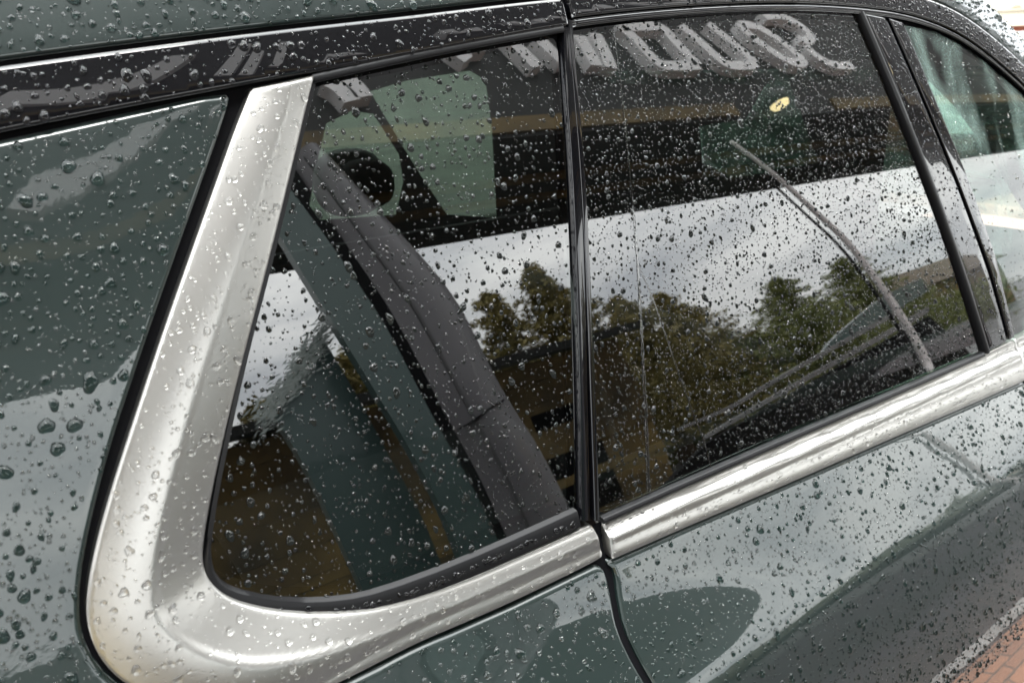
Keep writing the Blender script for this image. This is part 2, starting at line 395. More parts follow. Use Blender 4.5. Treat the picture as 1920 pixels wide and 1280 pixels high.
# --- outlines in photograph pixels, lifted onto the side surface
chrome_in = [(588, 142), (575, 190), (540, 340), (500, 500), (460, 650), (430, 780), (402, 920), (387, 1020), (386, 1065), (396, 1098), (425, 1128), (470, 1147), (540, 1158), (620, 1156), (720, 1140), (850, 1097), (1000, 1032), (1108, 984)]
chrome_out = [(1128, 1040), (1100, 1057), (900, 1153), (640, 1279), (480, 1330), (350, 1325), (250, 1290), (195, 1245), (165, 1185), (160, 1120), (178, 1020), (212, 900), (258, 760), (308, 610), (358, 470), (408, 330), (440, 240), (470, 167)]
ci = XZ(chrome_in); co = XZ(chrome_out)
def smooth_open(p, n=4): return chaikin(p, n, closed=False)
ci = smooth_open(ci); co = smooth_open(co)
chrome_poly = np.vstack([ci, co])
ciR = resample(ci, .006, False); coR = resample(co, .006, False)
def chromeH(x, z):
    P = np.stack([x, z], 1); di = segdist(P, ciR, False); do = segdist(P, coR, False); t = do/(do+di+1e-9)
    tf = np.interp(x, [-.36, -.20, -.05], [.46, .60, .70])
    crown = .0055*np.sin(np.clip(t/tf, 0, 1)*math.pi*.52)
    # inner facet falls to the glass; depth is what separates the painted surface from the glass
    depth = np.maximum(Sg(x, z)-S(x, z), 0)*.9+.006
    k = np.clip((t-tf)/(1-tf), 0, 1)
    ks = k*.85+.15*k*k
    soft = sst(0, .22, k)
    return .0035+crown-depth*ks*soft
patch('window_trim', chrome_poly, car, 'satin_metal', roll=.0022, grid=.0024, step=.004, H=chromeH, skirt=.02, eps=1.5e-3)

# belt trim on the rear door, and on the front door beyond the shut line
def belt(name, top, bot):
    t = XZ(top); b = XZ(bot); t = smooth_open(t, 1); b = smooth_open(b, 1)
    tR = resample(t, .006, False); bR = resample(b, .006, False)
    def H(x, z):
        P = np.stack([x, z], 1); dt = segdist(P, tR, False); db = segdist(P, bR, False); k = db/(db+dt+1e-9)
        return .004+.004*np.sin(np.clip(k/.74, 0, 1)*math.pi*.7)-.010*sst(.68, .80, k)-.003*sst(.85, 1.0, k)
    return patch(name, np.vstack([t, b]), car, 'satin_metal', roll=.002, grid=.0028, step=.004, H=H, skirt=.012, eps=1.5e-3)
belt('belt_trim', [(1136, 984), (1300, 909), (1500, 822), (1700, 736), (1908, 640)], [(1918, 712), (1700, 806), (1500, 893), (1300, 978), (1143, 1046)])
belt('belt_trim', [(1913, 638), (2000, 600), (2150, 540)], [(2150, 612), (2000, 676), (1923, 710)])

# quarter panel: wraps under the trim as far as the door shut line
qp = [(-260, 320), (0, 266), (210, 220), (432, 172), (430, 195), (402, 280), (352, 420), (302, 560), (252, 705), (204, 850), (170, 985), (150, 1090), (150, 1185), (180, 1250), (240, 1302), (345, 1340), (485, 1345), (645, 1292), (905, 1166), (1104, 1069), (1126, 1060), (1138, 1075), (1148, 1120), (1160, 1185), (1188, 1245), (1216, 1290), (1262, 1380), (1330, 1500)]
qx = chaikin(XZ(qp), 1, False)
low = np.array([[qx[-1][0]+.03, .42], [-1.1, .42]]); qpoly = np.vstack([qx, low, [[-1.1, 1.25]], [[-.75, 1.335]]])
patch('rear_quarter_panel', qpoly, car, 'paint', roll=.004, grid=.009, step=.006, skirt=.02)
# rear door skin and front door skin
dp_left = [(1139, 1056), (1157, 1072), (1162, 1120), (1174, 1180), (1202, 1240), (1232, 1290), (1280, 1380), (1350, 1500)]
dp_top = [(2005, 681), (1921, 716), (1700, 812), (1500, 898), (1300, 984), (1146, 1052)]
dl = chaikin(XZ(dp_left), 1, False); dt = XZ(dp_top)
XD = dt[1][0]
dpoly = np.vstack([dt[1:], dl, [[dl[-1][0]+.02, .42]], [[XD+.02, .42]]])
patch('rear_door', dpoly, car, 'paint', roll=.004, grid=.007, step=.006, skirt=.02)
fd = np.array([[XD+.008, float(zb(XD))-.034], [XD+.028, .42], [1.75, .42], [1.75, float(zb(1.75))-.034]])
patch('front_door', fd[::-1], car, 'paint', roll=.004, grid=.02, step=.01, skirt=.02)

# glass
qg_top = [(592, 146), (750, 113), (900, 84), (1010, 63), (1040, 64), (1052, 84), (1058, 160), (1068, 300), (1076, 500), (1082, 700), (1086, 900), (1087, 968)]
qg_bot = [(1000, 1006), (860, 1064), (720, 1117), (640, 1134), (540, 1138), (470, 1130), (425, 1113), (397, 1086), (388, 1050), (392, 1000), (405, 915), (433, 780), (463, 650), (503, 500), (543, 340), (578, 190)]
qgp = chaikin(XZ(qg_top+qg_bot, Sg), 1)
G = .006
patch('quarter_window', qgp, car, 'privacy_glass', base=Sg, off=-G, roll=0, grid=.02, step=.008, skirt=.004)
rg = [(1078, 58), (1200, 38), (1300, 28), (1450, 20), (1606, 22), (1640, 100), (1700, 250), (1770, 435), (1842, 660), (1700, 722), (1500, 806), (1300, 893), (1136, 966), (1126, 960), (1116, 760), (1104, 480), (1090, 200)]
rgp = XZ(rg, Sg)
patch('rear_door_window', rgp, car, 'privacy_glass', base=Sg, off=-G+.001, roll=0, grid=.02, step=.008, skirt=.004)
fg = [(1700, 47), (1760, 60), (1830, 98), (1920, 175), (2020, 290), (2120, 430), (2140, 540), (1990, 590), (1905, 632), (1870, 480), (1810, 310), (1745, 150)]
fgp = XZ(fg, Sg)
patch('front_door_window', fgp, car, 'clear_glass', base=Sg, off=-G+.001, roll=0, grid=.02, step=.008, skirt=.004)

# black surrounds: B-pillar covers, quarter-glass frame, door frame, rubber seals
bp1 = XZ([(1622, 26), (1660, 34), (1716, 160), (1790, 340), (1852, 510), (1888, 640), (1856, 655), (1800, 490), (1730, 300), (1668, 130)])
bp2 = XZ([(1668, 35), (1694, 44), (1742, 160), (1808, 318), (1866, 480), (1902, 632), (1893, 637), (1858, 508), (1796, 340), (1722, 160)])
patch('pillar_cover', bp1, car, 'black_gloss', base=Sg, off=.001, roll=.002, grid=.012, skirt=.012)
patch('pillar_cover', bp2, car, 'black_gloss', base=Sg, off=.001, roll=.002, grid=.012, skirt=.012)
rnd = lambda wd, h, n=6: [(-wd*math.cos(math.pi*i/n), h*math.sin(math.pi*i/n)) for i in range(n+1)]
def line(pts, fun=Sg, n=1): return chaikin(XZ(pts, fun), n, False)
sweep('window_seal', line([(1614, 22), (1650, 105), (1712, 255), (1782, 440), (1852, 660)]), [(-.006, -.012)]+rnd(.006, .003)+[(.006, -.012)], car, 'rubber', base=Sg)
sweep('window_seal', line([(1664, 34), (1720, 160), (1793, 340), (1855, 508), (1891, 640)]), [(-.0035, -.010), (-.0035, -.006), (.0035, -.006), (.0035, -.010)], car, 'black_matte', base=Sg)
# quarter glass: raised lip on the door side
sweep('window_frame', line([(1062, 52), (1067, 160), (1078, 300), (1087, 500), (1092, 700), (1096, 900), (1097, 975)]), [(.0065, -.02), (.0065, -.001), (.005, .001), (-.001, .0012), (-.004, .0005), (-.0055, -.003), (-.0055, -.02)], car, 'black_gloss', base=Sg)
sweep('shut_gap', line([(1072, 0), (1078, 120), (1088, 300), (1098, 560), (1105, 800), (1110, 985)]), [(-.009, -.03), (.009, -.03)], car, 'black_matte', base=Sg)
sweep('door_frame_edge', line([(1068, 38), (1078, 160), (1092, 320), (1104, 560), (1112, 780), (1119, 975)]), [(-.004, -.025), (-.004, -.001), (-.0028, .0012), (-.0015, .0015), (.003, .0005), (.0035, -.004), (.0035, -.025)], car, 'black_gloss', base=Sg)
sweep('window_seal', line([(1085, 972), (1000, 1012), (860, 1074), (720, 1127), (640, 1145), (540, 1149), (465, 1139), (418, 1118), (397, 1092), (388, 1055), (392, 1005)]), [(-.011, -.02)]+rnd(.0085, .0015)[:]+[(.0085, -.02)], car, 'rubber', base=Sg, taper=.075)
sweep('window_seal', line([(1130, 976), (1300, 900), (1500, 813), (1700, 728), (1845, 664)]), [(-.003, -.012)]+rnd(.003, .0025)+[(.003, -.012)], car, 'rubber', base=Sg)
sweep('window_seal', line([(592, 141), (580, 190), (545, 340), (505, 500), (465, 650), (435, 780), (406, 920), (390, 1025), (390, 1060), (400, 1092)]), [(-.0015, -.014)]+rnd(.0018, .000)+[(.0015, -.014)], car, 'rubber', base=Sg)
sweep('window_seal', line([(586, 147), (750, 110), (900, 80), (1055, 54)]), [(-.004, -.014)]+rnd(.004, .003)+[(.004, -.014)], car, 'rubber', base=Sg)
# dark channel behind the trim and panel joints
sweep('shut_gap', line([(445, 165), (420, 240), (388, 330), (336, 470), (286, 610), (236, 760), (192, 900), (160, 1020), (148, 1120), (150, 1190), (182, 1255), (245, 1308), (350, 1345), (485, 1348), (645, 1290), (905, 1163), (1104, 1065), (1136, 1048)], S), [(-.025, -.008), (.025, -.008)], car, 'black_matte')
sweep('shut_gap', line([(1118, 990), (1134, 1040), (1148, 1080), (1156, 1120), (1168, 1180), (1196, 1245), (1225, 1290), (1290, 1430), (1330, 1500)], S), [(-.02, -.007), (.02, -.007)], car, 'black_matte')
sweep('shut_gap', line([(1143, 1050), (1300, 982), (1500, 897), (1700, 811), (2000, 680)], S), [(-.012, -.007), (.012, -.007)], car, 'black_matte')

# roof rail (cant rail cover) behind and over the doors, then the painted roof
def band(x0, x1, q0, q1, n=80):
    xs = np.linspace(x0, x1, n); a = np.stack([xs, zt(xs)+q0(xs)], 1); b = np.stack([xs, zt(xs)+q1(xs)], 1)
    return np.vstack([a, b[::-1]])
gx = hit(1062, 20)[0]
cst = lambda c: (lambda x: np.full_like(x, c))
patch('roof_rail_cover', band(-1.1, gx-.0035, cst(.002), lambda x: wr(x)-.001), car, 'black_gloss', roll=.003, grid=.008, step=.006, off=.004, skirt=.02)
patch('roof_rail_cover', band(gx+.0035, 1.62, cst(.009), lambda x: wr(x)-.001), car, 'black_gloss', roll=.003, grid=.008, step=.006, off=.004, skirt=.02)
patch('door_frame_trim', band(gx+.0035, 1.62, cst(-.001), cst(.007)), car, 'satin_metal' if False else 'black_gloss', roll=.0025, grid=.006, step=.006, off=.002, skirt=.012)
patch('roof', band(-1.1, 1.62, lambda x: wr(x)+.003, lambda x: wr(x)+.115), car, 'paint', roll=.005, grid=.012, step=.008, skirt=.02)
xs = np.linspace(-1.1, 1.6, 90)
sweep('shut_gap', np.stack([xs, zt(xs)+wr(xs)+.001], 1), [(-.012, -.006), (.012, -.006)], car, 'black_matte')
sweep('shut_gap', np.stack([xs, zt(xs)], 1), [(-.012, -.010), (.012, -.010)], car, 'black_matte')

# ------------------------------------------------------------------ inside of the car and its far side
def part(name, me, material, parent=car): return child(name, me, material, parent)
YF = 1.50
part('floor_pan', boxm('floor_pan', (-1.2, .12, .30), (1.9, YF, .34)), 'seat_fabric')
part('headliner', boxm('headliner', (-1.1, .26, 1.49), (1.05, YF-.15, 1.52)), 'headliner')
part('roof_skin', boxm('roof_skin', (-1.1, .27, 1.54), (1.1, YF-.15, 1.60), .02), 'paint')
part('far_body_side', boxm('far_body_side', (-1.2, YF-.02, .34), (1.9, YF+.06, .99)), 'seat_fabric')
part('tailgate_trim', boxm('tailgate_trim', (-1.2, .15, .34), (-1.14, YF, 1.40)), 'seat_fabric')
part('door_card', boxm('door_card', (-1.1, .12, .36), (1.7, .15, .95)), 'seat_fabric')
def quad(name, pts, material, t=(0, .02, 0)):
    v, f = slab(pts, lambda p: tuple(p), np.array(t)); return part(name, mesh(name, v, f, False), material)
# far windows and the pillars between them
def farpt(u, v, y=YF):
    d = ray(u, v); t = (y-CAM[1])/d[1]; return CAM+t*d
FARW = (('far_quarter_window', [(612, 232), (660, 208), (700, 214), (748, 290), (756, 340), (742, 402), (600, 412), (580, 385), (596, 300)]), ('far_quarter_window', [(694, 172), (760, 152), (880, 133), (910, 150), (922, 240), (931, 408), (838, 402), (778, 312)]))
holes = []
for nm, px in FARW:
    P3 = np.array([farpt(*p) for p in px]); quad(nm, [tuple(p) for p in P3], 'green_glass', (0, .005, 0)); holes.append(P3[:, [0, 2]])
outer = np.array([(-1.2, .985), (2.0, .985), (1.5, 1.2), (1.35, 1.52), (-1.2, 1.52)])
allp = [outer]+holes; cv = np.vstack(allp); ed = []; k = 0
for p in allp:
    ed += [(k+i, k+(i+1) % len(p)) for i in range(len(p))]; k += len(p)
vo, _, fo, _, _, _ = delaunay_2d_cdt([Vector(p) for p in cv], ed, [], 0, 1e-7)
vv = np.array([[p.x, p.y] for p in vo]); cen = np.array([vv[list(t)].mean(0) for t in fo])
keep = inside(cen, outer)
for h in holes: keep &= ~inside(cen, h)
part('far_pillars', mesh('far_pillars', [(p[0], YF, p[1]) for p in vv], [tuple(t) for t, kk in zip(fo, keep) if kk], False), 'seat_fabric')
quad('windscreen', [(1.18, .25, 1.40), (1.95, .18, .98), (1.95, 1.45, .98), (1.18, 1.35, 1.40)], 'fogged_glass', (0, 0, .005))
quad('pillar_lining', [tuple(farpt(u, v, .34)) for u, v in [(1690, 40), (1750, 150), (1800, 200), (1862, 285), (1915, 375), (2000, 500), (2150, 520), (2150, 330), (1900, 120), (1760, 30)]], 'lining', (0, .012, 0))
part('dashboard', boxm('dashboard', (1.30, .15, .30), (1.95, 1.45, .96), .05), 'seat_fabric')
def seat(x0, y0, y1, lean, zt_, name='seat'):
    me = boxm(name, (-.07, y0, .45), (.07, y1, zt_), .05)
    for v in me.vertices: v.co.x += x0-(v.co.z-.45)*lean
    s_ = part('seat_back', me, 'seat_fabric')
seat(-.25, .30, .78, .25, .92); seat(.78, .25, .72, .28, .95); seat(.78, .88, 1.35, .28, .95)
hp = farpt(690, 345, 1.05)
def blob(name, c, rad, material, n=14):
    V = [(c[0]+rad[0]*math.copysign(abs(math.cos(p)*math.cos(t))**.8, math.cos(p)*math.cos(t)), c[1]+rad[1]*math.copysign(abs(math.cos(p)*math.sin(t))**.8, math.cos(p)*math.sin(t)), c[2]+rad[2]*math.copysign(abs(math.sin(p))**.8, math.sin(p))) for p in np.linspace(-math.pi/2, math.pi/2, n) for t in np.linspace(0, 2*math.pi, 2*n, endpoint=False)]
    Fc = [(i*2*n+j, i*2*n+(j+1) % (2*n), (i+1)*2*n+(j+1) % (2*n), (i+1)*2*n+j) for i in range(n-1) for j in range(2*n)]
    return part(name, mesh(name, V, Fc), material)
blob('seat_shell', (hp[0]-.006, 1.13, hp[2]-.004), (.082, .05, .074), 'shell_green')
blob('headrest', (hp[0], 1.06, hp[2]), (.058, .06, .052), 'headrest_cloth')
def xplane(u, v, X=1.24):
    d = ray(u, v); t = (X-CAM[0])/d[0]; return CAM+t*d
op = np.array([xplane(*p)[1:] for p in [(1312, 238), (1400, 222), (1432, 165), (1458, 140), (1478, 150), (1506, 225), (1535, 305), (1320, 345)]])
ou = np.array([(.46, .90), (YF, .90), (YF, 1.52), (.46, 1.52)]); cv = np.vstack([ou, op])
ed = [(i, (i+1) % 4) for i in range(4)]+[(4+i, 4+(i+1) % len(op)) for i in range(len(op))]
vo, _, fo, _, _, _ = delaunay_2d_cdt([Vector(p) for p in cv], ed, [], 0, 1e-7); vv = np.array([[p.x, p.y] for p in vo]); cen = np.array([vv[list(t)].mean(0) for t in fo]); keep = inside(cen, ou) & ~inside(cen, op)
part('glare_blocker', mesh('glare_blocker', [(1.24, p[0], p[1]) for p in vv], [tuple(t) for t, kk in zip(fo, keep) if kk], False), 'seat_fabric')  # dark sheet added to block bright windscreen light behind the rear door glass
quad('far_door_window', [(1.245, p[0], p[1]) for p in op], 'hazy_glass', (.004, 0, 0))

# ------------------------------------------------------------------ what the wet car mirrors: the shopfront gateway behind the camera
MZ = 1.30                                     # height of the mirroring glass
D1, H0 = 2.4, 1.90                            # fascia distance, soffit height above the glass
D2 = H0/.515
gate = empty('shop_gateway', (0, -3, 0), 'dark shopfront gateway with timber beamed soffit, mirrored in the side windows', 'building')
def gp(name, me, m): return child(name, me, m, gate)
gp('fascia', boxm('fascia', (-9, -D1-.25, MZ+H0), (45, -D1, 7.6)), 'facade')
gp('soffit', boxm('soffit', (-9, -D2, MZ+H0+.16), (45, -D1-.25, MZ+H0+.30)), 'soffit')
gp('rear_fascia', boxm('rear_fascia', (-9, -D2-.12, MZ+H0-.02), (45, -D2, 5.2)), 'soffit')
gp('upper_wall', boxm('upper_wall', (-9, -D2-.1, 5.2), (45, -D1-.25, 7.4)), 'facade')
def soff(u, v):                                 # where a mirrored pixel meets the soffit height
    p = hit(u, v, Sg); d = ray(u, v); n = normal(Sg, p[0], p[2]); r = d-2*(d@n)*n; return p+(MZ+H0+.03-p[2])/r[2]*r
for ra, rb, xa, xb in ((.80, .72, -9, soff(1390, 215)[0]), (.80, .72, soff(1590, 190)[0], 45), (.605, .59, -9, 45), (.548, .535, -9, 45)):
    gp('beam', boxm('beam', (xa, -H0/rb, MZ+H0+(.03 if ra > .7 else .12)), (xb, -H0/ra, MZ+H0+.157)), 'timber_dark')
for xk in (-7.5, 44.0):
    gp('post', boxm('post', (xk-.25, -D1-.6, 0), (xk+.25, -D1-.1, MZ+H0)), 'facade')
lp = soff(1467, 199)
lamp = empty('ceiling_lamp', (lp[0], lp[1], MZ+H0+.10), 'small lit yellow lamp in the gateway soffit, mirrored in the door glass', 'lamp')
child('rim', tube('rim', [(lp[0], lp[1], MZ+H0+.165), (lp[0], lp[1], MZ+H0+.06)], .10, 24), 'trim_dark', lamp)
child('lens', tube('lens', [(lp[0], lp[1], MZ+H0+.059), (lp[0], lp[1], MZ+H0+.03)], [.085, .07], 24), 'lamp_glow', lamp)
# white letters in relief on the fascia, seen mirrored in the glass
sign = empty('shop_sign', (1.5, -D1, MZ+H0), 'white raised letters on the gateway fascia, mirrored backwards in the rear door glass', 'sign')
def zx(a): return [(1060+p[0]/3.31, 10+p[1]/3.31) for p in a]
LET = [
 [zx([(1235, 70), (1330, 62), (1420, 95), (1500, 150), (1540, 200), (1500, 225), (1455, 205)]), zx([(1500, 250), (1560, 315), (1650, 365), (1720, 378), (1785, 372)])],
 [zx([(1095, 120), (1180, 125), (1290, 185), (1400, 265), (1500, 355), (1430, 365), (1330, 315), (1200, 225), (1110, 150), (1095, 120)])],
 [zx([(720, 125), (820, 205), (920, 300), (1010, 375), (1110, 375), (1200, 368), (1090, 270), (990, 190), (890, 115)])],
 [zx([(345, 135), (440, 205), (520, 300), (590, 375), (700, 378), (830, 372)]), zx([(350, 135), (480, 130), (610, 130), (680, 220), (760, 300), (830, 370)])],
 [zx([(190, 175), (240, 270), (290, 390)]), zx([(90, 190), (150, 290), (200, 375)])],
 [[(955, 70), (985, 100), (1010, 125)], [(1010, 70), (1035, 95), (1060, 118)]],
 [[(835, 70), (850, 92), (880, 112)], [(880, 88), (905, 86)]],
 [[(612, 150), (640, 165), (662, 190)], [(640, 140), (668, 160), (684, 182)]],
]
def stroke(p3, wd, dep):
    """rounded bar following points on the fascia plane"""
    p = np.asarray(p3); q = resample(chaikin(p[:, [0, 2]], 2, False), .03, False); items = []
    T = np.gradient(q, axis=0); T /= np.linalg.norm(T, axis=1, keepdims=True)+1e-9; Nn = np.stack([-T[:, 1], T[:, 0]], 1)
    a = [(x, z) for x, z in q+Nn*wd/2]; b = [(x, z) for x, z in q-Nn*wd/2]
    v = []; f = []; n = len(q)
    for (ax, az), (bx, bz) in zip(a, b): v += [(ax, -D1, az), (ax, -D1+dep, az), (bx, -D1+dep, bz), (bx, -D1, bz)]
    for i in range(n-1):
        for k in range(3): f.append((i*4+k, i*4+k+1, i*4+5+k, i*4+4+k))
    f += [(0, 1, 2, 3), tuple(range(4*n-1, 4*n-5, -1))]
    return v, f
for le in LET:
    items = []
    for s_ in le:
        items.append(stroke([mirror(u, v, -D1+.09) for u, v in s_], .105, .10))
    child('letter', merge('letter', items), 'letter_white', sign)

zl = MZ+.93*D1; zh = MZ+1.22*D1
for xk, kind in ((.62, 0), (.12, 1), (-.42, 2), (-.95, 1), (-1.5, 0), (-2.1, 2)):
    f2 = lambda pts: [(xk+a+(b*.35), 0, zl+(zh-zl)*b) for a, b in pts]
    sh = ([[(0, 0), (0, 1)]], [[(0, .1), (0, 1)], [(.2, .0), (.2, .7)]], [[(.1, 0), (.1, .9)]])[kind]
    child('letter', merge('letter', [stroke(f2(q), .12, .10) for q in sh]), 'letter_white', sign)
# timber outbuilding, neighbouring vehicle and trees, also seen only as reflections
random.seed(5); rng = np.random.default_rng(5)
DT = 7.0
shed = empty('timber_shed', (1, -DT, 0), 'low brown timber shed mirrored in the quarter window', 'shed')
x0 = mirror(400, 1000, -DT)[0]-3; x1 = mirror(1230, 800, -DT)[0]
zs = 1.3
zc_ = 0.0; k = 0
while zc_ < 2.6:
    hh = float(rng.uniform(.12, .42)); z1 = min(zc_+hh, 2.66)
    child('plank', boxm('plank', (x0, -DT-.04, zc_), (x1, -DT+float(rng.uniform(-.012, .05)), z1-.006), .004), ('timber', 'timber_dark', 'timber_dark')[int(rng.integers(3))], shed); zc_ = z1; k += 1
child('backing', boxm('backing', (x0, -DT-.12, 0), (x1, -DT-.045, 2.66)), 'black_matte', shed)
child('opening', boxm('opening', (mirror(960, 700, -DT)[0], -DT+.002, .25), (mirror(1075, 700, -DT)[0], -DT+.03, 1.9)), 'black_matte', shed)
v, f = slab([(x0-.3, 2.72), (x1+.3, 2.62), (x1+.3, 2.74), (x0-.3, 2.84)], lambda p: (p[0], -DT+.35, p[1]), np.array((0, -2.5, .5)))
child('roof', mesh('roof', v, f, False), 'soffit', shed)

reflector = empty('timber_reflector', (-4.5, -4.2, 0), 'pale timber screen added to warm the outer face of the satin trim', 'reflector')
for k in range(17):
    child('plank', boxm('plank', (-8, -4.25-.012*(k % 2), k*.19), (-1.9, -4.2, k*.19+.1895)), 'pale_timber', reflector)  # planks added out of view so the satin trim mirrors cream
def tree(name, label, x, y, h, cw, m, seed, n=2600, grp='trees behind the gateway'):
    r = np.random.default_rng(seed); t = empty(name, (x, y, 0), label, 'tree', grp)
    bend = r.normal(0, .15, 2); tp = [(x+bend[0]*s*s*h*.3, y+bend[1]*s*s*h*.3, s*h*.8) for s in np.linspace(0, 1, 9)]
    child('trunk', tube('trunk', tp, np.linspace(.16, .03, 9)), 'bark', t)
    tiers = int(n/130); NB, NL = 9, 80
    s = np.repeat((.18+.82*np.arange(tiers)/tiers)[:, None], NB, 1)+r.normal(0, .012, (tiers, NB))
    ln = cw*np.maximum(1.04-s, .03)**.8*r.uniform(.35, 1.25, (tiers, NB)); a = r.uniform(0, 6.283, (tiers, NB)); dz = ln*r.uniform(-.28, .16, (tiers, NB))
    u = r.random((tiers, NB, NL))**.75
    c = np.stack([x+np.cos(a)[..., None]*ln[..., None]*u, y+np.sin(a)[..., None]*ln[..., None]*u, (s*h)[..., None]+dz[..., None]*u], -1).reshape(-1, 3)
    c = c+r.normal(0, 1, c.shape)*(.075-.04*u.reshape(-1))[:, None]
    d = r.normal(0, 1, c.shape); d /= np.linalg.norm(d, axis=1, keepdims=True); e = np.cross(d, r.normal(0, 1, c.shape)); e /= np.linalg.norm(e, axis=1, keepdims=True)
    sz = r.uniform(.03, .085, len(c))[:, None]
    V = np.stack([c-d*sz, c+e*sz*.33, c+d*sz, c-e*sz*.33], 1).reshape(-1, 3); Fc = np.arange(len(V)).reshape(-1, 4).tolist()
    child('crown', mesh('crown', V, Fc, False), m, t)
def tree_at(u, vtop, yp, m, cw, seed, nm, lb, n=3600):
    p = mirror(u, vtop, yp); cw = cw*1.35; p[2] *= 1.06 if nm == 'bushy_tree' else .96; cw *= 1.2 if nm == 'bushy_tree' else 1; tree(nm, lb, p[0], yp, max(p[2], 2.0), cw, m, seed, n)
tree_at(985, 480, -10, 'leaf', 1.3, 11, 'pine_tree', 'slim pine mirrored above the shed roof in the quarter window')
tree_at(905, 530, -11, 'leaf', 1.6, 12, 'pine_tree', 'broad pine mirrored beside the slim one in the quarter window')
tree_at(1230, 540, -12, 'leaf', 1.8, 13, 'pine_tree', 'pine mirrored behind the water streaks on the door glass')
tree_at(1145, 545, -12, 'leaf', 1.7, 14, 'pine_tree', 'pine mirrored next to the door shut line')
tree_at(1330, 640, -13, 'leaf_dark', 2.4, 15, 'bushy_tree', 'low bushy tree mirrored in the middle of the door glass')
tree_at(1450, 515, -13, 'leaf_dark', 2.6, 16, 'pine_tree', 'tall open pine mirrored in the front half of the door glass', 3600)
tree_at(1570, 480, -13, 'leaf_dark', 2.8, 17, 'pine_tree', 'leaning pine mirrored left of the curved pole', 3600)
tree_at(1520, 580, -12, 'leaf_dark', 2.8, 18, 'bushy_tree', 'dense bushy tree mirrored under the tall pines')
tree_at(1400, 640, -12, 'leaf_dark', 2.6, 19, 'bushy_tree', 'dark bushy tree mirrored between two pines')
tree_at(1660, 560, -13, 'leaf_dark', 2.8, 20, 'bushy_tree', 'round bushy tree mirrored near the door pillar')
tree_at(480, 740, -9, 'leaf', 1.5, 21, 'pine_tree', 'small pine mirrored in the rear corner of the quarter window')
tree_at(640, 640, -11, 'leaf', 1.5, 22, 'pine_tree', 'pine mirrored behind the green pillar of the quarter window')
tree_at(1290, 600, -12.5, 'leaf', 2.2, 31, 'bushy_tree', 'brownish bushy tree mirrored right of the thin water trail')
tree_at(1180, 590, -11.5, 'leaf', 2.0, 32, 'bushy_tree', 'brownish bushy tree mirrored behind the thick water trail')
tree_at(1030, 555, -10.5, 'leaf', 1.7, 33, 'bushy_tree', 'golden brown tree mirrored beside the shut line in the quarter window')
tree_at(1620, 540, -12.5, 'leaf_dark', 2.6, 34, 'bushy_tree', 'green tree mirrored against the bent pole')
tree_at(1480, 600, -11.5, 'leaf_dark', 2.6, 35, 'bushy_tree', 'dense olive tree mirrored above the roof bars')
hedge = empty('hedge', (8, -14.5, 0), 'dark green hedge mirrored low in the door glass', 'hedge')
V = []; Fc = []
for q in range(9000):
    c = np.array([rng.uniform(1, 34), -14.5+rng.normal(0, .5), rng.uniform(0, 1)**.7*(1.55+.25*math.sin(q*.37))]); d = rng.normal(0, 1, 3); d /= np.linalg.norm(d); e = np.cross(d, rng.normal(0, 1, 3)); e /= np.linalg.norm(e); s_ = .12+.12*rng.random()
    i0 = len(V); V += [c-d*s_, c+e*s_*.4, c+d*s_, c-e*s_*.4]; Fc.append((i0, i0+1, i0+2, i0+3))
child('leaves', mesh('leaves', V, Fc, False), 'leaf_dark', hedge); tag(hedge, kind='stuff')

# neighbouring vehicle: grey pillar, green pillar skin and bright strip
YN = -1.30
nb = empty('neighbouring_van', (0.6, YN-.4, 0), 'grey and green van parked alongside, its sloping pillar mirrored in the quarter window', 'van')
def mpoly(px, y=YN): return [mirror(u, v, y) for u, v in px]
def curved(name, left, right, material, dep=.05, y=YN, bulge=.0):
    Lp = np.array(mpoly(left, y)); Rp = np.array(mpoly(right, y)); n = 40
    def rs(P):
        s = np.linspace(0, 1, len(P)); t = np.linspace(0, 1, n); return np.stack([_herm(s, P[:, k], t) for k in range(3)], 1)
    Lp, Rp = rs(Lp), rs(Rp); K = 7; V = []; Fc = []
    for i in range(n):
        for k in range(K):
            s = k/(K-1); p = Lp[i]*(1-s)+Rp[i]*s; p = p+np.array((0, bulge*math.sin(math.pi*s), 0)); V.append(p)
        V.append(Rp[i]+np.array((0, -dep, 0))); V.append(Lp[i]+np.array((0, -dep, 0)))
    m = K+2
    for i in range(n-1):
        for k in range(m): Fc.append((i*m+k, i*m+(k+1) % m, (i+1)*m+(k+1) % m, (i+1)*m+k))
    Fc += [tuple(range(m)), tuple(range((n-1)*m+m-1, (n-1)*m-1, -1))]
    return child(name, sharp(mesh(name, V, Fc), 50), material, nb)
curved('pillar', [(545, 300), (640, 440), (740, 590), (830, 760), (905, 900), (955, 1010), (985, 1070)], [(600, 270), (720, 400), (850, 550), (940, 720), (1020, 850), (1080, 970), (1120, 1050)], 'van_grey', .06, bulge=.05)
curved('pillar_seal', [(530, 330), (625, 460), (722, 605), (812, 775), (888, 910), (938, 1015), (968, 1075)], [(545, 300), (640, 440), (740, 590), (830, 760), (905, 900), (955, 1010), (985, 1070)], 'black_matte', .05)
curved('door_skin', [(520, 430), (600, 560), (680, 690), (765, 830), (825, 940), (868, 1045), (890, 1110)], [(530, 330), (625, 460), (722, 605), (812, 775), (888, 910), (938, 1015), (968, 1075)], 'van_green', .04)
curved('door_skin', [(505, 765), (560, 850), (607, 940), (648, 1030), (680, 1100), (692, 1135)], [(600, 620), (665, 730), (725, 840), (785, 950), (830, 1055), (860, 1130)], 'van_green', .04, y=YN-.15)
curved('ridge_line', [(572, 292), (672, 428), (775, 572), (868, 742), (945, 882), (998, 1000), (1030, 1063)], [(575, 290), (676, 426), (779, 569), (873, 740), (950, 880), (1003, 998), (1035, 1062)], 'trim_dark', .02, y=YN+.040)
